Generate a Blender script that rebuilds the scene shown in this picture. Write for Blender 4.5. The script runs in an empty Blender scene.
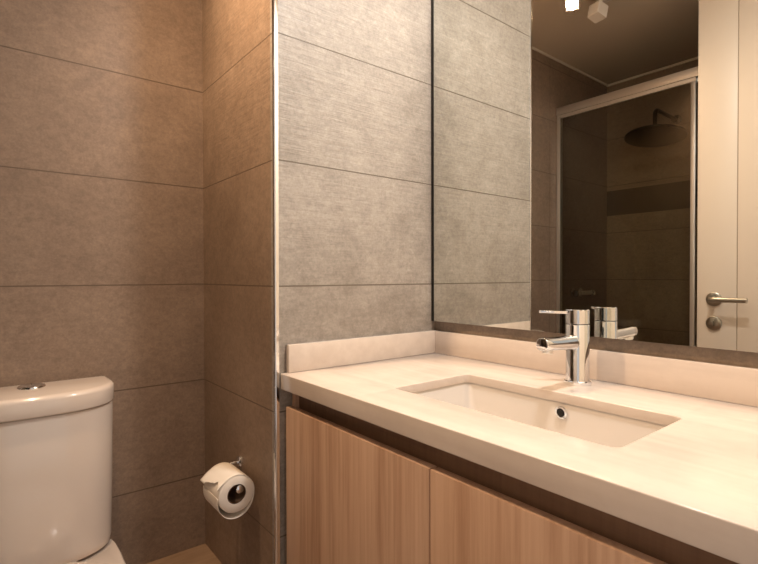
import bpy, bmesh, math, random
from mathutils import Vector, Matrix
random.seed(4)
sc = bpy.context.scene
C = sc.collection
PI = math.pi
R = math.radians

# ---------------------------------------------------------------- camera
CAM_Z = 1.09
yaw, pitch, roll, fpx = R(51.2346), R(-0.65), R(-0.119), 486.66
F = Vector((math.cos(yaw)*math.cos(pitch), math.sin(yaw)*math.cos(pitch), math.sin(pitch)))
Rt = Vector((math.sin(yaw), -math.cos(yaw), 0)); U = Rt.cross(F)
R2 = Rt*math.cos(roll) + U*math.sin(roll); U2 = -Rt*math.sin(roll) + U*math.cos(roll)
cd = bpy.data.cameras.new('camera'); cam = bpy.data.objects.new('camera', cd); C.objects.link(cam)
cd.sensor_width = 36; cd.sensor_fit = 'HORIZONTAL'; cd.lens = fpx/758*36; cd.clip_start = .01
M4 = Matrix((R2, U2, -F)).transposed().to_4x4(); M4.translation = (0, 0, CAM_Z)
cam.matrix_world = M4
sc.camera = cam

# ---------------------------------------------------------------- world, lights, exposure
sc.view_settings.view_transform = 'Standard'; sc.view_settings.look = 'None'
sc.view_settings.gamma = 1; sc.view_settings.use_curve_mapping = False
sc.view_settings.exposure = 0.56
w = bpy.data.worlds.new('world'); sc.world = w; w.use_nodes = True
w.node_tree.nodes['Background'].inputs[0].default_value = (1.0, .93, .86, 1)
w.node_tree.nodes['Background'].inputs[1].default_value = .42

CEIL = 2.325
def light(name, kind, loc, energy, color, rot=(0, 0, 0), **k):
    l = bpy.data.lights.new(name, kind); l.energy = energy; l.color = color
    for a, b in k.items(): setattr(l, a, b)
    o = bpy.data.objects.new(name, l); C.objects.link(o); o.location = loc; o.rotation_euler = rot
    return o
def aim(loc, to):
    return (Vector(to)-Vector(loc)).to_track_quat('-Z', 'Y').to_euler()
WARM = (1.0, .69, .42); COOL = (1.0, .95, .89)
LAMP_A = Vector((.141, 1.111, 2.25))           # warm spotlight seen in the mirror
AIM_A = Vector((.85, .74, 1.35))
DOWN = Vector((.80, .40, CEIL-.02))            # round ceiling downlight above the vanity
light('spotlight_lamp', 'SPOT', LAMP_A+(AIM_A-LAMP_A).normalized()*.004, 45, WARM, aim(LAMP_A, AIM_A), spot_size=R(150), spot_blend=.9, shadow_soft_size=.022)
light('downlight_lamp', 'AREA', DOWN+Vector((0, 0, -.012)), 10.6, COOL, (0, 0, 0), shape='DISK', size=.13)

# ---------------------------------------------------------------- helpers
def mat(name, col, rough=.5, metal=0, **k):
    m = bpy.data.materials.new(name); m.use_nodes = True
    b = m.node_tree.nodes['Principled BSDF']
    b.inputs['Base Color'].default_value = (*col, 1); b.inputs['Roughness'].default_value = rough
    b.inputs['Metallic'].default_value = metal
    for a, v in k.items(): b.inputs[a.replace('_', ' ')].default_value = v
    return m
def srgb(r, g, b):
    f = lambda c: (c/255/12.92 if c/255 < .04045 else ((c/255+.055)/1.055)**2.4)
    return (f(r), f(g), f(b))
class G:
    """small node-graph helper"""
    def __init__(s, m): s.m = m; s.t = m.node_tree; s.b = s.t.nodes['Principled BSDF']
    def n(s, kind, **k):
        x = s.t.nodes.new(kind)
        for a, v in k.items():
            if a.startswith('i_'): x.inputs[a[2:].replace('_', ' ')].default_value = v
            else: setattr(x, a, v)
        return x
    def l(s, a, b): s.t.links.new(a, b)
    def math(s, op, a, b=None):
        x = s.n('ShaderNodeMath', operation=op)
        for i, v in enumerate((a, b)):
            if v is None: continue
            if isinstance(v, (int, float)): x.inputs[i].default_value = v
            else: s.l(v, x.inputs[i])
        return x.outputs[0]
    def ramp(s, fac, stops):
        x = s.n('ShaderNodeValToRGB'); s.l(fac, x.inputs[0])
        e = x.color_ramp.elements
        while len(e) < len(stops): e.new(.5)
        for q, (p, c) in zip(e, stops): q.position = p; q.color = (*c, 1)
        return x.outputs[0]
    def noise(s, vec, scale, detail=4, rough=.55):
        x = s.n('ShaderNodeTexNoise'); x.inputs['Scale'].default_value = scale
        x.inputs['Detail'].default_value = detail; x.inputs['Roughness'].default_value = rough
        s.l(vec, x.inputs['Vector']); return x.outputs[0]
    def mapping(s, vec, scale):
        x = s.n('ShaderNodeMapping'); x.inputs['Scale'].default_value = scale; s.l(vec, x.inputs[0]); return x.outputs[0]
    def mix(s, fac, a, b):
        x = s.n('ShaderNodeMix', data_type='RGBA')
        for i, v in ((0, fac), (6, a), (7, b)):
            if isinstance(v, (int, float)): x.inputs[i].default_value = v
            elif isinstance(v, tuple): x.inputs[i].default_value = (*v, 1)
            else: s.l(v, x.inputs[i])
        return x.outputs[2]
    def bump(s, h, strength, dist=.002):
        x = s.n('ShaderNodeBump'); x.inputs['Strength'].default_value = strength; x.inputs['Distance'].default_value = dist
        s.l(h, x.inputs['Height']); s.l(x.outputs[0], s.b.inputs['Normal'])

JZ = 1.067
def tile_mat(name, dark, light_, axis, rib=0.0, joint=srgb(104, 86, 71), vjoint=None, band=None, rough=.42, ribz=1.07):
    """large-format cement tile: 0.30 m rows, fine joints, cloudy mottling, optional embossed horizontal ribs"""
    m = mat(name, dark, rough); g = G(m)
    co = g.n('ShaderNodeNewGeometry').outputs['Position']
    sep = g.n('ShaderNodeSeparateXYZ'); g.l(co, sep.inputs[0])
    z = sep.outputs[2]; h = sep.outputs[axis]
    big = g.noise(co, 2.6, 5, .6); mid = g.noise(co, 14, 6, .65); fine = g.noise(co, 170, 3, .6)
    f = g.math('ADD', g.math('MULTIPLY', big, .5), g.math('ADD', g.math('MULTIPLY', mid, .3), g.math('MULTIPLY', fine, .2)))
    spk = g.ramp(g.math('ADD', g.math('MULTIPLY', g.noise(co, 90, 5, .75), .6), g.math('MULTIPLY', g.noise(g.mapping(co, (26, 26, 120) if rib > .7 else (30, 30, 52)), 1.0, 4, .7), .4)), [(.38, (.80, .80, .80)), (.60, (1.08, 1.08, 1.08))])
    ml = g.n('ShaderNodeMix', data_type='RGBA', blend_type='MULTIPLY'); ml.inputs[0].default_value = 1
    g.l(g.ramp(f, [(.38, dark), (.62, light_)]), ml.inputs[6]); g.l(spk, ml.inputs[7]); col = ml.outputs[2]
    # rows
    row = g.math('DIVIDE', g.math('SUBTRACT', z, JZ), .3)
    fr = g.math('SUBTRACT', row, g.math('ROUND', row))
    j = g.math('LESS_THAN', g.math('ABSOLUTE', fr), .0017/.3)
    if vjoint is not None:
        for vj in vjoint:
            jv = g.math('LESS_THAN', g.math('ABSOLUTE', g.math('SUBTRACT', h, vj)), .0013)
            j = g.math('MAXIMUM', j, jv)
    height = g.math('MULTIPLY', g.math('SUBTRACT', 1.0, j), .8)
    if band:
        inb = g.math('MULTIPLY', g.math('GREATER_THAN', z, band[0]), g.math('LESS_THAN', z, band[1]))
        col = g.mix(inb, col, band[2])
    if rib:
        st = g.mapping(co, (11, 11, 170)); rn = g.noise(st, 1.0, 3, .6)
        st2 = g.mapping(co, (9, 9, 60)); rn2 = g.noise(st2, 1.0, 2, .5)
        msk = g.ramp(g.math('ADD', g.math('MULTIPLY', g.math('SUBTRACT', z, ribz), 1.6), g.math('SUBTRACT', g.noise(co, 3, 2), .35)), [(.15, (0, 0, 0)), (.6, (1, 1, 1))])
        rr = g.math('MULTIPLY', g.math('ADD', rn, g.math('MULTIPLY', rn2, .6)), msk)
        lines = g.ramp(rn, [(.36, (.78, .78, .78)), (.5, (1, 1, 1))])
        mul = g.n('ShaderNodeMix', data_type='RGBA', blend_type='MULTIPLY')
        g.l(g.math('MULTIPLY', msk, .3*min(1, rib)), mul.inputs[0]); g.l(col, mul.inputs[6]); g.l(lines, mul.inputs[7]); col = mul.outputs[2]
        height = g.math('ADD', height, g.math('MULTIPLY', rr, rib))
    col = g.mix(j, col, joint)
    g.l(col, g.b.inputs['Base Color'])
    height = g.math('ADD', height, g.math('MULTIPLY', mid, .5))
    g.bump(height, .8, .0016)
    rg = g.math('ADD', g.math('MULTIPLY', mid, .3), rough-.15); g.l(rg, g.b.inputs['Roughness'])
    return m

T_BACK = tile_mat('cement_tile_back', srgb(130, 109, 93), srgb(155, 133, 115), 0, vjoint=[-.38], rough=.5)
T_SIDE = tile_mat('cement_tile_side', srgb(130, 109, 92), srgb(158, 136, 118), 1, rib=.6, rough=.5, ribz=1.3)
T_RET = tile_mat('cement_tile_return', srgb(136, 127, 118), srgb(172, 163, 154), 0, rib=.9, rough=.5, joint=srgb(108, 98, 87))
T_MIR = tile_mat('cement_tile_mirror_wall', srgb(120, 106, 94), srgb(150, 134, 120), 1, rough=.5)
T_SHW = tile_mat('cement_tile_shower', srgb(136, 117, 99), srgb(156, 137, 117), 1, rough=.45, band=(1.478, 1.637, srgb(78, 68, 54)))
PAINT = mat('ceiling_paint', srgb(205, 190, 172), .75)
WALLPAINT = mat('wall_paint', srgb(225, 215, 200), .7)

def floor_mat():
    m = mat('floor_stone', srgb(160, 132, 105), .4); g = G(m)
    co = g.n('ShaderNodeNewGeometry').outputs['Position']
    g.l(g.ramp(g.noise(g.mapping(co, (2, 14, 2)), 3, 5), [(.35, srgb(150, 124, 102)), (.65, srgb(172, 145, 122))]), g.b.inputs['Base Color'])
    return m
FLOOR = floor_mat()
CHROME = mat('chrome', (.82, .84, .87), .06, 1)
STEEL = mat('brushed_steel', (.42, .39, .34), .32, 1)
ALU = mat('satin_aluminium', (.86, .84, .81), .42, 1)
PORC = mat('white_porcelain', srgb(222, 208, 197), .12, Coat_Weight=.4, Coat_Roughness=.04)
SINKP = mat('sink_porcelain', srgb(212, 204, 196), .12)
DARK = mat('dark_seam', (.02, .017, .015), .6)
BLACKM = mat('dark_bronze_and_gap_shade', (.012, .010, .008), .35, .2)
MIRROR = mat('mirror_silver', (.79, .80, .76), .0, 1)
WHITEM = mat('white_lacquered_metal', srgb(225, 215, 205), .35)
SLOT = mat('overflow_dark', (.004, .003, .003), .7)

def quartz():
    m = mat('cream_quartz', srgb(236, 224, 208), .16); g = G(m)
    co = g.n('ShaderNodeNewGeometry').outputs['Position']
    n1 = g.noise(g.mapping(co, (10, 1.3, 10)), 2.2, 6, .6); n2 = g.noise(co, 45, 3)
    f = g.math('ADD', g.math('MULTIPLY', n1, .8), g.math('MULTIPLY', n2, .2))
    g.l(g.ramp(f, [(.38, srgb(204, 190, 179)), (.62, srgb(214, 201, 190))]), g.b.inputs['Base Color'])
    return m
QUARTZ = quartz()
def wood(name, a, b, c, seed=0, horizontal=False):
    m = mat(name, b, .5); g = G(m)
    co = g.n('ShaderNodeNewGeometry').outputs['Position']
    mp = g.n('ShaderNodeMapping'); mp.inputs['Location'].default_value = (seed, seed*1.7, seed*.3)
    mp.inputs['Scale'].default_value = (1.2, 1.6, 26) if horizontal else (26, 26, 1.3)
    g.l(co, mp.inputs[0]); v = mp.outputs[0]
    n1 = g.noise(v, 1.0, 6, .62)
    mp2 = g.mapping(co, (140, 140, 3)); n2 = g.noise(mp2, 1.0, 3, .5)
    n3 = g.noise(g.mapping(co, (6, 6, .6)), 1.0, 2)
    f = g.math('ADD', g.math('MULTIPLY', n1, .55), g.math('ADD', g.math('MULTIPLY', n2, .2), g.math('MULTIPLY', n3, .25)))
    g.l(g.ramp(f, [(.38, a), (.5, b), (.62, c)]), g.b.inputs['Base Color'])
    g.bump(n2, .15, .0005)
    return m
OAK = wood('oak_veneer', srgb(166, 130, 104), srgb(195, 160, 134), srgb(208, 175, 150))
OAK2 = wood('oak_veneer_second', srgb(166, 130, 104), srgb(195, 160, 134), srgb(208, 175, 150), seed=3.1)
DWOOD = wood('dark_wood_rail', srgb(110, 82, 62), srgb(128, 98, 76), srgb(142, 110, 86), horizontal=True)
DOORM = mat('door_lacquer', srgb(212, 196, 180), .42)
def glass():
    m = bpy.data.materials.new('tinted_glass'); m.use_nodes = True; t = m.node_tree
    for n in list(t.nodes):
        if n.type == 'BSDF_PRINCIPLED': t.nodes.remove(n)
    out = t.nodes['Material Output']
    a = t.nodes.new('ShaderNodeBsdfTransparent'); a.inputs[0].default_value = (.87, .86, .80, 1)
    b = t.nodes.new('ShaderNodeBsdfGlossy'); b.inputs['Roughness'].default_value = .01; b.inputs[0].default_value = (1, 1, 1, 1)
    fr = t.nodes.new('ShaderNodeFresnel'); fr.inputs[0].default_value = 1.45
    mx = t.nodes.new('ShaderNodeMixShader'); t.links.new(fr.outputs[0], mx.inputs[0]); t.links.new(a.outputs[0], mx.inputs[1]); t.links.new(b.outputs[0], mx.inputs[2])
    t.links.new(mx.outputs[0], out.inputs[0]); return m
GLASS = glass()
def emit(name, col, s):
    m = bpy.data.materials.new(name); m.use_nodes = True; b = m.node_tree.nodes['Principled BSDF']
    b.inputs['Base Color'].default_value = (*col, 1); b.inputs['Emission Color'].default_value = (*col, 1); b.inputs['Emission Strength'].default_value = s
    return m
def paper():
    m = mat('tissue_paper', srgb(236, 226, 214), .9); g = G(m)
    co = g.n('ShaderNodeNewGeometry').outputs['Position']
    g.bump(g.noise(co, 500, 2), .3, .0006); return m
PAPER = paper()
CARD = mat('cardboard', srgb(110, 84, 62), .85)

def obj(name, bm, m, parent=None, smooth=False, bevel=0, segs=2, ang=40):
    me = bpy.data.meshes.new(name); bmesh.ops.recalc_face_normals(bm, faces=bm.faces[:]); bm.to_mesh(me); bm.free()
    o = bpy.data.objects.new(name, me); C.objects.link(o); me.materials.append(m)
    if parent:
        o.parent = parent; o.matrix_parent_inverse = Matrix.Translation(-world_loc(parent))
    if bevel:
        b = o.modifiers.new('bevel', 'BEVEL'); b.width = bevel; b.segments = segs; b.limit_method = 'ANGLE'; b.angle_limit = R(30)
    if smooth or bevel:
        for p in me.polygons: p.use_smooth = True
        es = o.modifiers.new('es', 'EDGE_SPLIT'); es.split_angle = R(ang)
    return o
def world_loc(o):
    v = Vector(o.location)
    return v + (world_loc(o.parent) if o.parent and o.type == 'EMPTY' else Vector())
def thing(name, label, cat, loc, group=None):
    o = bpy.data.objects.new(name, None); C.objects.link(o); o.location = loc
    o['label'] = label; o['category'] = cat
    if group: o['group'] = group
    return o
def tag(o, label, cat, group=None):
    o['label'] = label; o['category'] = cat
    if group: o['group'] = group
    return o
def struct(name, bm, m, parent=None, **k):
    o = obj(name, bm, m, parent, **k); 
    if not parent: o['kind'] = 'structure'
    return o
def box(bm, x0, x1, y0, y1, z0, z1):
    v = [bm.verts.new((x, y, z)) for x in (x0, x1) for y in (y0, y1) for z in (z0, z1)]
    for f in ((0, 1, 3, 2), (4, 6, 7, 5), (0, 4, 5, 1), (2, 3, 7, 6), (0, 2, 6, 4), (1, 5, 7, 3)): bm.faces.new([v[i] for i in f])
def bx(*a):
    bm = bmesh.new(); box(bm, *a); return bm
def loft(rings, cap=True, bm=None, closed=True):
    bm = bm or bmesh.new(); vs = [[bm.verts.new(p) for p in r] for r in rings]; n = len(rings[0])
    for a, b in zip(vs, vs[1:]):
        for i in range(n if closed else n-1):
            j = (i+1) % n; bm.faces.new((a[i], a[j], b[j], b[i]))
    if cap: bm.faces.new(vs[0]); bm.faces.new(vs[-1][::-1])
    return bm
def lathe(prof, n=32, mtx=None, bm=None):
    """prof: (radius, height) list around z, capped"""
    rings = []
    for r, h in prof:
        ring = [Vector((r*math.cos(2*PI*i/n), r*math.sin(2*PI*i/n), h)) for i in range(n)]
        if mtx: ring = [mtx @ p for p in ring]
        rings.append(ring)
    return loft(rings, True, bm)
def axis_m(p, d):
    return Matrix.Translation(p) @ Vector(d).to_track_quat('Z', 'Y').to_matrix().to_4x4()
def tube(pts, r, n=16, bm=None):
    pts = [Vector(p) for p in pts]; rings = []
    up = Vector((.123, .237, .94)).normalized()
    for i, p in enumerate(pts):
        d = ((pts[min(i+1, len(pts)-1)]-p).normalized() + (p-pts[max(i-1, 0)]).normalized()).normalized()
        a = d.cross(up).normalized(); b = d.cross(a)
        rr = r[i] if isinstance(r, (list, tuple)) else r
        rings.append([p + a*rr*math.cos(2*PI*k/n) + b*rr*math.sin(2*PI*k/n) for k in range(n)])
    return loft(rings, True, bm)
def rrect(x0, x1, y0, y1, r, z, n=6):
    pts = []
    for cx, cy, a0 in ((x1-r, y1-r, 0), (x0+r, y1-r, 90), (x0+r, y0+r, 180), (x1-r, y0+r, 270)):
        for k in range(n+1):
            a = R(a0+90*k/n); pts.append((cx+r*math.cos(a), cy+r*math.sin(a), z))
    return pts

# ---------------------------------------------------------------- the room
UC, U4, V3, V1 = .529, 1.061, 1.051, 1.540
SH = -1.043; VF = .10
bm = bmesh.new(); box(bm, SH-.1, U4+.1, -1.2, V1+.1, -.1, 0)
box(bm, .34, UC, 1.40, V1, 0, .246)                                    # raised ledge in the toilet nook corner
struct('floor', bm, FLOOR)
struct('ceiling', bx(SH-.1, U4+.1, -.02, V1+.1, CEIL, CEIL+.08), PAINT)
struct('wall_back', bx(SH, UC, V1, V1+.1, 0, CEIL), T_BACK)
struct('wall_side', bx(UC, UC+.02, V3+.02, V1, 0, CEIL), T_SIDE)
struct('wall_return', bx(UC, U4, V3, V3+.02, 0, CEIL), T_RET)
struct('wall_mirror', bx(U4, U4+.1, -.02, V1, 0, CEIL), T_MIR)
struct('wall_shower', bx(SH-.1, SH, -.02, V1, 0, CEIL), T_SHW)
bm = bmesh.new(); box(bm, SH, -.145, -.02, VF, 0, CEIL); box(bm, .565, U4, -.02, VF, 0, CEIL); box(bm, -.145, .565, -.02, VF, 2.29, CEIL)
struct('wall_front', bm, WALLPAINT)
# thin shadow-gap moulding where the shower walls meet the ceiling
bm = bmesh.new(); box(bm, SH, SH+.008, VF, V1, CEIL-.012, CEIL); box(bm, SH+.008, UC, V1-.008, V1, CEIL-.010, CEIL)
struct('trim_2', bm, WALLPAINT)
# chrome corner profile between the two tiled faces
q = [(UC-.003, V3-.003)] + [(UC-.003+.0, V3+.006)] + [(UC, V3+.006), (UC, V3), (UC+.011, V3), (UC+.011, V3-.003)]
r_ = .004
prof = [(UC-.003, V3+.005), (UC-.0035, V3+.001)]
for k in range(6):
    a = R(180+90*k/5); prof.append((UC+.001+.0045*math.cos(a), V3+.001+.0045*math.sin(a)))
prof += [(UC+.008, V3-.0035), (UC+.008, V3), (UC, V3), (UC, V3+.005)]
bm = loft([[(x, y, .0) for x, y in prof], [(x, y, CEIL) for x, y in prof]])
struct('trim_1', bm, CHROME, smooth=True, ang=30)
# door frame
bm = bmesh.new(); box(bm, -.145, -.125, -.03, VF+.012, 0, 2.29); box(bm, .545, .565, -.03, VF+.012, 0, 2.29); box(bm, -.125, .545, -.03, VF+.012, 2.27, 2.29)
struct('trim_3', bm, DOORM)
# open door leaf, facing the mirror
LU = -.103; DE = .716
door = struct('door_1', bx(LU-.038, LU, .585, DE, .01, 2.255), DOORM, bevel=.0015)
obj('door_panel', bx(LU-.038, LU-.0006, .113, .5825, .01, 2.255), DOORM, door, bevel=.0015)
obj('panel_groove', bx(LU-.036, LU-.003, .5824, .5851, .012, 2.253), mat('groove_shadow_paint', srgb(150, 132, 112), .7), door)
hz = .999; hv = .657
for nm in ('handle',):
    b = lathe([(.0255, 0), (.0265, .002), (.0265, .007), (.024, .009), (.012, .009), (.0095, .012), (.0095, .040), (.0095, .048)], 32, axis_m((LU, hv, hz), (1, 0, 0)))
    h = obj('door_handle', b, STEEL, door, smooth=True); h['label'] = 'brushed steel lever handle on round rose'
    pts = [(LU+.040, hv+.002, hz)] + [(LU+.052, hv-.004, hz)] + [(LU+.054, hv-.016, hz)] + [(LU+.054, hv-t, hz) for t in (.05, .09, .118)]
    obj('lever', tube(pts, .0095, 20), STEEL, h, smooth=True)
b = lathe([(.0255, 0), (.0265, .002), (.0265, .007), (.024, .009), (.006, .009)], 32, axis_m((LU, hv, .906), (1, 0, 0)))
e = obj('key_escutcheon', b, STEEL, door, smooth=True)
obj('thumb_turn', bx(LU+.0086, LU+.020, hv-.003, hv+.003, .896, .916), STEEL, e, bevel=.001)

# ---------------------------------------------------------------- vanity
VD = .547                                           # front plane of the doors
VT = .782                                           # top of the doors
Z_C, Z_S = .860, .8225                              # counter top, bottom of apron
V0, VE = VF+.008, V3-.003
van = thing('vanity_cabinet', 'oak fronted vanity cabinet with dark recessed finger rail under the cream countertop', 'cabinet', (.8, .57, 0))
for nm, y0, y1 in (('side_panel', V3-.019, V3-.003), ('side_panel', V0, V0+.016)):
    obj(nm, bx(VD+.024, U4-.004, y0, y1, .1, .8215 if y0 > .5 else .8215), OAK, van, bevel=.0008)
obj('bottom_panel', bx(VD+.024, U4-.004, V0+.017, V3-.020, .1, .116), OAK, van)
obj('finger_rail', bx(VD+.034, VD+.050, V0+.017, V3-.020, .70, .8215), DWOOD, van)
obj('finger_rail_ledge', bx(VD+.0195, VD+.0335, V0+.017, V3-.020, .757, .771), DWOOD, van)
obj('plinth', bx(VD+.08, U4-.02, V0+.03, V3-.03, .0, .099), DWOOD, van)
seam = .5535
for nm, y0, y1, m in (('door', seam+.0015, V3-.0165, OAK), ('door', V0, seam-.0015, OAK2)):
    obj(nm, bx(VD, VD+.019, y0, y1, .102, VT), m, van, bevel=.0012)

# countertop with cut-out, apron and backsplashes
ct = thing('countertop', 'cream quartz countertop with mitred front edge around the inset washbasin', 'countertop', (.8, .57, Z_C))
SU0, SU1, SV0, SV1 = .652, .879, .305, .763
Uf = .540
def slab():
    bm = bmesh.new()
    oz = [(U4-.001, VE), (Uf, VE), (Uf, V0), (U4-.001, V0)]
    inner = rrect(SU0, SU1, SV0, SV1, .014, 0, 8)
    n = len(inner)
    # outer ring resampled so that every inner vertex has a partner
    cx, cy = (SU0+SU1)/2, (SV0+SV1)/2
    X0, X1, Y0, Y1 = Uf, U4-.001, V0, VE
    outer = []
    per = (n//4)
    corners = [(X1, Y1), (X0, Y1), (X0, Y0), (X1, Y0)]
    for c in range(4):
        cxn, cyn = corners[c]
        for k in range(per):
            t = k/(per-1)
            ic = inner[c*per+k]
            if c == 0: p = (X1, ic[1]) if k < per//2 else (ic[0], Y1)
            if c == 1: p = (ic[0], Y1) if k < per//2 else (X0, ic[1])
            if c == 2: p = (X0, ic[1]) if k < per//2 else (ic[0], Y0)
            if c == 3: p = (ic[0], Y0) if k < per//2 else (X1, ic[1])
            if k == per//2: p = (cxn, cyn)
            outer.append(p)
    zt, zb = Z_C, Z_C-.020
    zo = lambda x: Z_S if x < Uf+.001 else zb
    io = [bm.verts.new((x, y, zt)) for x, y, _ in inner]; oo = [bm.verts.new((x, y, zt)) for x, y in outer]
    ib = [bm.verts.new((x, y, zb)) for x, y, _ in inner]; ob = [bm.verts.new((x, y, zo(x))) for x, y in outer]
    mid = rrect(SU0-.03, SU1+.03, SV0-.03, SV1+.03, .014, zb, 8); mb = [bm.verts.new(p) for p in mid]
    for i in range(n):
        j = (i+1) % n
        bm.faces.new((io[i], io[j], oo[j], oo[i])); bm.faces.new((ib[i], mb[i], mb[j], ib[j])); bm.faces.new((mb[i], ob[i], ob[j], mb[j]))
        bm.faces.new((io[i], ib[i], ib[j], io[j])); bm.faces.new((oo[i], oo[j], ob[j], ob[i]))
    bmesh.ops.remove_doubles(bm, verts=bm.verts[:], dist=1e-5)
    return bm
obj('slab', slab(), QUARTZ, ct, bevel=.0022, segs=3)
bsl = obj('backsplash', bx(.556, U4-.001, V3-.016, V3-.0005, Z_C+.0003, .9270), QUARTZ, ct, bevel=.0012)
obj('backsplash', bx(U4-.0150, U4-.0005, V0, V3-.0163, Z_C+.0003, .9262), QUARTZ, ct, bevel=.0012)

# undermount basin
sink = thing('washbasin', 'white rectangular undermount washbasin sunk into the cream countertop', 'sink', (.765, .534, Z_C-.02))
def basin():
    zr = Z_C-.0203; g = .004
    rings = []
    spec = [(-.010, .020, zr-.0), (-.0035, .016, zr), (-.002, .016, zr-.004), (.006, .024, zr-.050), (.016, .03, zr-.100), (.026, .04, zr-.122), (.045, .045, zr-.130), (.075, .03, zr-.133)]
    for d, r, z in spec:
        sl = 1.9 if z < zr-.02 else 1
        dv = d*sl
        rings.append(rrect(SU0+d, SU1-d, SV0+dv, SV1-dv, min(r, (SU1-SU0)/2-d-.002), z, 8))
    # outside
    outr = [rrect(SU0-.010, SU1+.010, SV0-.010, SV1+.010, .024, zr-.010, 8), rrect(SU0-.008, SU1+.008, SV0-.008, SV1+.008, .034, zr-.012, 8), rrect(SU0+.012, SU1-.012, SV0+.02, SV1-.02, .04, zr-.142, 8)]
    return loft(outr[::-1]+rings, True)
bs = obj('bowl', basin(), SINKP, sink, smooth=True, ang=50)
# overflow ring on the back wall of the bowl
oy = .519; oz_ = .8225; ox = SU1-.0035
b = lathe([(.0075, 0), (.0075, .0035), (.0095, .0045), (.0125, .0035), (.0125, 0)], 32, axis_m((ox+.0005, oy, oz_), (-1, 0, -.12)))
ov = obj('overflow_ring', b, CHROME, sink, smooth=True); ov['label'] = 'chrome overflow ring'
obj('overflow_hole', lathe([(.0078, 0), (.0078, .0042)], 24, axis_m((ox, oy, oz_), (-1, 0, -.12))), SLOT, ov)
obj('drain', lathe([(.031, 0), (.031, .003), (.026, .005), (.022, .0045), (.010, .008), (.0, .009)][:5], 32, axis_m((.78, .534, Z_C-.1533), (0, 0, 1))), CHROME, sink, smooth=True)

# ---------------------------------------------------------------- faucet
fx, fy = .984, .546
fa = thing('basin_faucet', 'chrome single lever mixer tap behind the washbasin', 'faucet', (fx, fy, Z_C))
obj('body', lathe([(.0275, 0), (.0280, .001), (.0280, .006), (.0245, .0075), (.0240, .010), (.0240, .1255), (.0232, .1265)], 48, axis_m((fx, fy, Z_C+.0004), (0, 0, 1))), CHROME, fa, smooth=True)
cap = obj('handle_cap', lathe([(.0230, 0), (.0240, .001), (.0240, .0290), (.0225, .0305), (.006, .031)], 48, axis_m((fx, fy, Z_C+.1285), (0, 0, 1))), CHROME, fa, smooth=True)
obj('seam_ring', lathe([(.0225, 0), (.0225, .003)], 48, axis_m((fx, fy, Z_C+.1263), (0, 0, 1))), DARK, fa)
# slim lever turned between the basin and the return wall
ld = Vector((-math.cos(R(48)), math.sin(R(48)), 0)); lp = Vector((ld.y, -ld.x, 0)); fc = Vector((fx, fy, 0))
bm = loft([[tuple(fc+ld*x+lp*(s*wd)+Vector((0, 0, z+t*.003))) for s, t in ((-1, -1), (1, -1), (1, 1), (-1, 1))] for x, wd, z in ((.019, .0065, Z_C+.1520), (.05, .0055, Z_C+.1525), (.07, .0048, Z_C+.1530), (.080, .0043, Z_C+.1532))])
obj('lever', bm, CHROME, cap, bevel=.0015)
# spout
sp0, sp1 = Vector((fx-.010, fy, Z_C+.0895)), Vector((fx-.132, fy, Z_C+.0945))
bm = bmesh.new(); rings = []
for k in range(9):
    t = k/8; c = sp0.lerp(sp1, t); ry = .0150-.001*t; rz = .0165-.006*t if t < .5 else .0135-.0012*(t-.5)
    rings.append([c+Vector((0, ry*math.copysign(abs(math.cos(a))**.8, math.cos(a)), rz*math.copysign(abs(math.sin(a))**.8, math.sin(a)))) for a in [2*PI*i/28 for i in range(28)]])
e_ = rings[-1]; c = sp1
for s, d in ((.93, -.0016), (.80, -.0022)): rings.append([c+(p-c)*s+Vector((d, 0, 0)) for p in e_])
sp = obj('spout', loft(rings, True, bm), CHROME, fa, smooth=True)
obj('aerator', lathe([(.0105, 0), (.0105, .008), (.009, .0095), (.004, .0095)], 28, axis_m((fx-.115, fy, Z_C+.0845), (-.15, 0, -1))), ALU, sp, smooth=True)

# ---------------------------------------------------------------- mirror
mr = thing('wall_mirror', 'large frameless mirror on the tiled wall above the vanity backsplash', 'mirror', (U4-.01, .57, .957))
mr.name = 'large_mirror'
MV1 = V3-.0125
obj('mirror_backing', bx(U4-.0115, U4-.0005, V0+.004, MV1-.003, .9605, 2.097), BLACKM, mr)
obj('mirror_glass', bx(U4-.0150, U4-.0118, V0, MV1, .9555, 2.10), MIRROR, mr)
obj('gap_shade', bx(U4-.0156, U4-.0116, MV1+.0002, MV1+.0095, .9555, 2.10), BLACKM, mr)  # dark strip standing in for the shade in the gap beside the return wall

# ---------------------------------------------------------------- toilet
TU = .081; ZB, ZL = .405, .772
to = thing('toilet', 'white close coupled toilet with curved cistern against the brown tiled wall', 'toilet', (TU, 1.3, 0))
def dring(hw, vb, vs, vf, z, n=40, rb=.012, cx=TU):
    """D shaped outline: flat back at vb, sides to vs, bulging front to vf"""
    pts = [(cx-hw, vb-rb, z), (cx-hw+rb*.3, vb-rb*.3, z), (cx-hw+rb, vb, z), (cx+hw-rb, vb, z), (cx+hw-rb*.3, vb-rb*.3, z), (cx+hw, vb-rb, z)]
    for k in range(n+1):
        a = PI*k/n
        c_, s_ = math.cos(a), math.sin(a)
        pts.append((cx+hw*math.copysign(abs(c_)**.62, c_), vs-(vs-vf)*abs(s_)**.95, z))
    return pts
VBK = 1.527
def inset(ring, d, z):
    cx = sum(p[0] for p in ring)/len(ring); cy = sum(p[1] for p in ring)/len(ring)
    return [(p[0]-(p[0]-cx)/math.hypot(p[0]-cx, p[1]-cy)*d, p[1]-(p[1]-cy)/math.hypot(p[0]-cx, p[1]-cy)*d, z) for p in ring]
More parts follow.
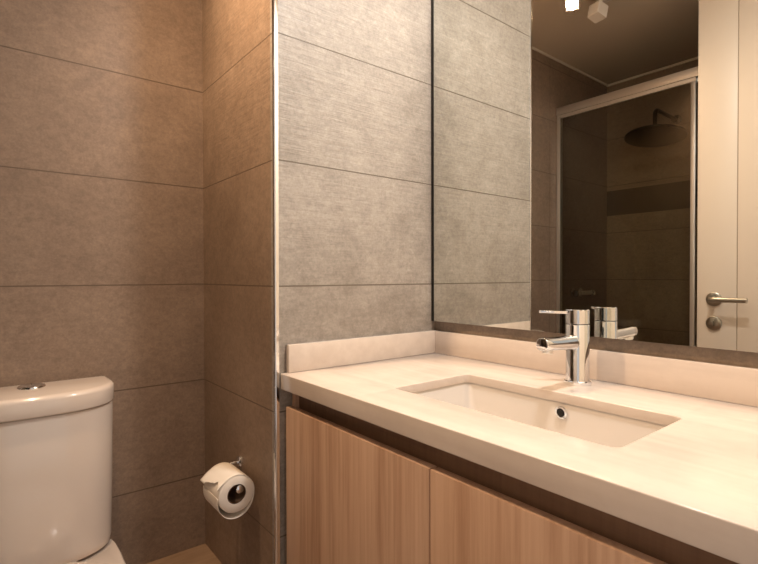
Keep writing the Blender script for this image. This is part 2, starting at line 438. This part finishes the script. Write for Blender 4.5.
def tank():
    rs = []
    for z, hw, vf in ((ZB, .163, 1.362), (ZB+.004, .1675, 1.358), (ZB+.02, .1685, 1.357), (.55, .171, 1.350), (ZL-.006, .1735, 1.343), (ZL-.002, .1725, 1.344)):
        rs.append(dring(hw, VBK, 1.455, vf, z))
    return loft(rs)
obj('cistern', tank(), PORC, to, smooth=True, ang=60)
def lid():
    base = lambda d, z: dring(.176-d, VBK+.003-d, 1.452, 1.335+d, z)
    return loft([base(.004, ZL), base(.001, ZL+.002), base(0, ZL+.005), base(0, ZL+.036), base(.0015, ZL+.0415), base(.006, ZL+.0455), base(.014, ZL+.0475)])
li = obj('cistern_lid', lid(), PORC, to, smooth=True, ang=60)
bt = obj('flush_button', lathe([(.029, 0), (.029, .002), (.027, .0045), (.0255, .0048), (.0245, .0045), (.018, .0068), (.008, .0078)], 36, axis_m((TU, 1.468, ZL+.0472), (0, 0, 1))), CHROME, li, smooth=True)
obj('button_split', bx(TU-.0005, TU+.0005, 1.468-.010, 1.468+.010, ZL+.0530, ZL+.0553), DARK, bt)
def egg(hw, vb, vf, z, n=48, e=.85):
    pts = []
    vc = vb-.16 if vb-vf > .4 else (vb+vf)/2
    for k in range(n):
        a = 2*PI*k/n; c_, s_ = math.cos(a), math.sin(a)
        if s_ >= 0: y = vc+(vb-vc)*abs(s_)**.55
        else: y = vc-(vc-vf)*abs(s_)**1.0
        pts.append((TU+hw*math.copysign(abs(c_)**(.7 if s_ >= 0 else .95), c_), y, z))
    return pts
bw = [(.120, 1.50, 1.00, 0.0), (.122, 1.51, .985, .012), (.128, 1.515, .96, .12), (.145, 1.52, .92, .25), (.168, 1.525, .885, .34), (.176, 1.527, .872, .378), (.176, 1.527, .870, .392), (.170, 1.522, .876, .3985)]
obj('bowl', loft([egg(*b_[:3], b_[3]) for b_ in bw]), PORC, to, smooth=True, ang=60)
st = [(.172, 1.315, .868, .4000), (.175, 1.318, .865, .404), (.175, 1.318, .865, .415), (.171, 1.315, .869, .419)]
def seat_ring(hw, vb, vf, z):
    return [(TU+hw*math.cos(2*PI*k/48), (vb+vf)/2+(vb-vf)/2*math.sin(2*PI*k/48), z) for k in range(48)]
obj('seat', loft([seat_ring(*s_) for s_ in st]), PORC, to, smooth=True, ang=60)
obj('seat_cover', loft([seat_ring(hw-.001, vb, vf+.001, z+.0205) for hw, vb, vf, z in st]), PORC, to, smooth=True, ang=60)
for s_ in (-1, 1):
    obj('hinge', lathe([(.009, 0), (.009, .02), (.007, .024)], 20, axis_m((TU+s_*.07, 1.335, .3988), (0, 0, 1))), CHROME, to, smooth=True)

# ---------------------------------------------------------------- toilet roll on its holder
ru, rz, rv0, rv1, rr = .469, .559, 1.140, 1.243, .0450
rc = .0225
holder = thing('toilet_roll_holder', 'chrome hooked toilet roll holder fixed to the side tiles', 'holder', (UC, 1.262, rz+.045))
obj('wall_plate', lathe([(.017, 0), (.017, .004), (.013, .007), (.007, .007)], 28, axis_m((UC, 1.262, .588), (-1, 0, 0))), CHROME, holder, smooth=True)
pts = [(UC-.005, 1.262, .588), (UC-.040, 1.262, .588), (UC-.052, 1.262, .586), (ru+.001, 1.262, .582), (ru+.001, 1.262, rz+.022), (ru+.002, 1.261, rz+.018), (ru+.003, 1.255, rz+.014), (ru+.003, 1.20, rz+.014), (ru+.003, rv0-.006, rz+.014)]
arm = obj('arm', tube(pts, .0055, 14), CHROME, holder, smooth=True)
obj('end_stop', lathe([(.008, 0), (.009, .002), (.009, .007), (.006, .009)], 20, axis_m((ru+.003, rv0-.004, rz+.014), (0, -1, 0))), CHROME, arm, smooth=True)
roll_ = thing('toilet_paper_roll', 'white toilet paper roll with loose torn end hanging on the chrome holder', 'toilet paper', (ru, (rv0+rv1)/2, rz))
def annulus(ri, ro, v0, v1, n=56):
    f = lambda r, v: [(ru+r*math.cos(2*PI*k/n), v, rz+r*math.sin(2*PI*k/n)) for k in range(n)]
    return loft([f(ri, v0), f(ro-.002, v0), f(ro, v0+.002), f(ro, v1-.002), f(ro-.002, v1), f(ri, v1), f(ri, v0)], cap=False)
bm = annulus(rc+.0015, rr, rv0, rv1); bmesh.ops.remove_doubles(bm, verts=bm.verts[:], dist=1e-6)
obj('paper', bm, PAPER, roll_, smooth=True, ang=50)
bm = annulus(rc, rc+.0014, rv0+.001, rv1-.001); bmesh.ops.remove_doubles(bm, verts=bm.verts[:], dist=1e-6)
obj('cardboard_core', bm, CARD, roll_, smooth=True)
# loose outer layer: hugs the wall side and sags under the roll
def sheet(path, tear=None):
    bm = bmesh.new(); nv = 12; grid = []
    for i, (px, pz) in enumerate(path):
        row = []
        for j in range(nv+1):
            v = rv0+.0005+(rv1-rv0-.001)*j/nv; qx, qz = px, pz
            if tear:
                n0 = len(path)-tear; over = (i-n0)/(tear-1)
                if over > 0:
                    lim = (tear-1)*max(0, min(1, (.95 if j > 8 else .30+.06*j if j > 3 else .75-.16*j)))
                    k = min(i-n0, lim); f = n0+k; f0 = int(f); fr = f-f0; p0 = path[f0]; p1 = path[min(f0+1, len(path)-1)]
                    qx = p0[0]+(p1[0]-p0[0])*fr-.00003*(i-n0); qz = p0[1]+(p1[1]-p0[1])*fr
            row.append(bm.verts.new((qx, v, qz)))
        grid.append(row)
    for a_, b_ in zip(grid, grid[1:]):
        for j in range(nv): bm.faces.new((a_[j], a_[j+1], b_[j+1], b_[j]))
    return bm
path = []
for k in range(61):
    a = R(60-240*k/60); sag = max(0, -math.sin(a+.15))**1.7*.013
    r = rr+.0006+sag; path.append((ru+r*math.cos(a), rz+r*math.sin(a)))
ls = obj('loose_sheet', sheet(path), PAPER, roll_, smooth=True, ang=80)
so = ls.modifiers.new('sol', 'SOLIDIFY'); so.thickness = .0005; so.offset = 1
path = [(ru+(rr+.0012)*math.cos(R(a)), rz+(rr+.0012)*math.sin(R(a))) for a in range(62, 134, 6)]
x, z = path[-1]
path += [(x-.0045*k, z-.0026*k-.0002*k*k) for k in range(1, 7)]
ls = obj('torn_end', sheet(path, 7), PAPER, roll_, smooth=True, ang=80)
so = ls.modifiers.new('sol', 'SOLIDIFY'); so.thickness = .0006; so.offset = 1

# ---------------------------------------------------------------- shower
SU = -.454
scn = thing('shower_screen', 'framed sliding glass shower screen with silver top track opposite the mirror', 'shower screen', (SU, .8, 0))
obj('top_track', bx(SU-.025, SU+.012, VF+.002, V1-.002, 2.004, 2.047), ALU, scn, bevel=.002)
obj('bottom_track', bx(SU-.025, SU+.012, VF+.002, V1-.002, .001, .045), ALU, scn, bevel=.002)
obj('wall_jamb', bx(SU-.022, SU+.008, V1-.022, V1-.002, .046, 2.003), ALU, scn, bevel=.0015)
obj('wall_jamb', bx(SU-.022, SU+.008, VF+.002, VF+.022, .046, 2.003), ALU, scn, bevel=.0015)
for x, y0, y1 in ((SU+.001, .838, V1-.024), (SU-.014, VF+.024, .863)):
    p_ = obj('glass_panel', bx(x-.003, x+.003, y0+.001, y1-.001, .060, 1.990), GLASS, scn)
    obj('rail', bx(x-.006, x+.006, y0, y1, 1.985, 2.003), ALU, p_); obj('rail', bx(x-.006, x+.006, y0, y1, .047, .065), ALU, p_)
    yy = (y0, y0+.020) if x > SU-.01 else (y1-.020, y1)
    obj('stile', bx(x-.0065, x+.0065, *yy, .066, 1.984), ALU, p_, bevel=.001)
tray = tag(obj('shower_tray', bx(SH+.002, SU-.03, VF+.002, V1-.002, .001, .06), PORC, None, bevel=.004), 'white shower tray on the floor behind the glass screen', 'shower tray')
hu, hv_, hz_ = -.75, 1.133, 1.853
sh = thing('rain_shower_head', 'dark round rain shower head on a wall arm inside the glass enclosure', 'shower head', (hu, hv_, hz_))
obj('spray_plate', lathe([(.135, 0), (.150, .003), (.152, .008), (.150, .013), (.06, .020), (.025, .024), (.018, .034), (.015, .040)], 56, axis_m((hu, hv_, hz_-.010), (-.15, 0, 1))), BLACKM, sh, smooth=True, ang=30)
pts = [(hu, hv_, hz_+.03), (hu, hv_, hz_+.115)]+[(hu-.03*(1-math.cos(R(a))), hv_, hz_+.115+.03*math.sin(R(a))) for a in (22, 45, 68, 90)]+[(SH+.004, hv_, hz_+.145)]
obj('arm', tube(pts, .0115, 18), BLACKM, sh, smooth=True)
obj('wall_flange', lathe([(.028, 0), (.028, .006), (.014, .010)], 28, axis_m((SH, hv_, hz_+.145), (1, 0, 0))), BLACKM, sh, smooth=True)
mx = thing('shower_mixer', 'chrome shower mixer bar on the back tiles behind the glass', 'shower mixer', (-.66, V1, .99))
obj('body', tube([(-.595, V1-.055, .99), (-.73, V1-.055, .99)], .016, 24), CHROME, mx, smooth=True)
for x in (-.62, -.705): obj('wall_flange', lathe([(.026, 0), (.026, .008), (.012, .012), (.012, .045)], 24, axis_m((x, V1, .99), (0, -1, 0))), CHROME, mx, smooth=True)
for x in (-.59, -.76): obj('knob', lathe([(.018, 0), (.020, .003), (.020, .025), (.017, .028)], 24, axis_m((x+.002, V1-.055, .99), (1 if x > -.6 else 1, 0, 0))), CHROME, mx, smooth=True)

# ---------------------------------------------------------------- ceiling lights
sl = thing('ceiling_spotlight', 'white ceiling spotlight bar with square heads, one lamp lit, seen in the mirror', 'light', (.10, 1.06, CEIL))
obj('ceiling_bar', bx(-.06, .30, 1.035, 1.085, CEIL-.022, CEIL-.0005), WHITEM, sl, bevel=.003)
def head(loc, to, lit):
    loc = Vector(loc); d = (Vector(to)-loc).normalized(); m = axis_m(loc, d)
    a = .028; bm = loft([[m @ Vector((x*s, y*s, z)) for x, y in ((-1, -1), (1, -1), (1, 1), (-1, 1))] for s, z in ((a*.9, -.058), (a, -.054), (a, -.002), (a, .0), (a*.86, .0), (a*.84, -.006))])
    h = obj('spot_head', bm, WHITEM, sl)
    obj('lamp_face', lathe([(.025, -.0055), (.025, -.0035)], 28, m), BULB if lit else WHITEM, h)
    q_ = loc - d*.03
    obj('swivel', tube([q_, (q_.x*.7+loc.x*.3, 1.06, CEIL-.02)], .006, 10), WHITEM, h, smooth=True)
BULB = emit('lit_bulb', (1.0, .72, .42), 60)
head(LAMP_A, AIM_A, True)
head((-.035, 1.07, 2.245), (-.9, .9, 2.02), False)
dl = thing('ceiling_downlight', 'round recessed ceiling downlight above the vanity', 'light', (DOWN.x, DOWN.y, CEIL))
obj('trim_ring', lathe([(.085, 0), (.085, .004), (.075, .007), (.068, .004), (.068, 0)], 40, axis_m((DOWN.x, DOWN.y, CEIL), (0, 0, -1))), WHITEM, dl, smooth=True)
obj('diffuser', lathe([(.067, 0), (.067, .003)], 40, axis_m((DOWN.x, DOWN.y, CEIL), (0, 0, -1))), emit('lit_diffuser', COOL, 8), dl)
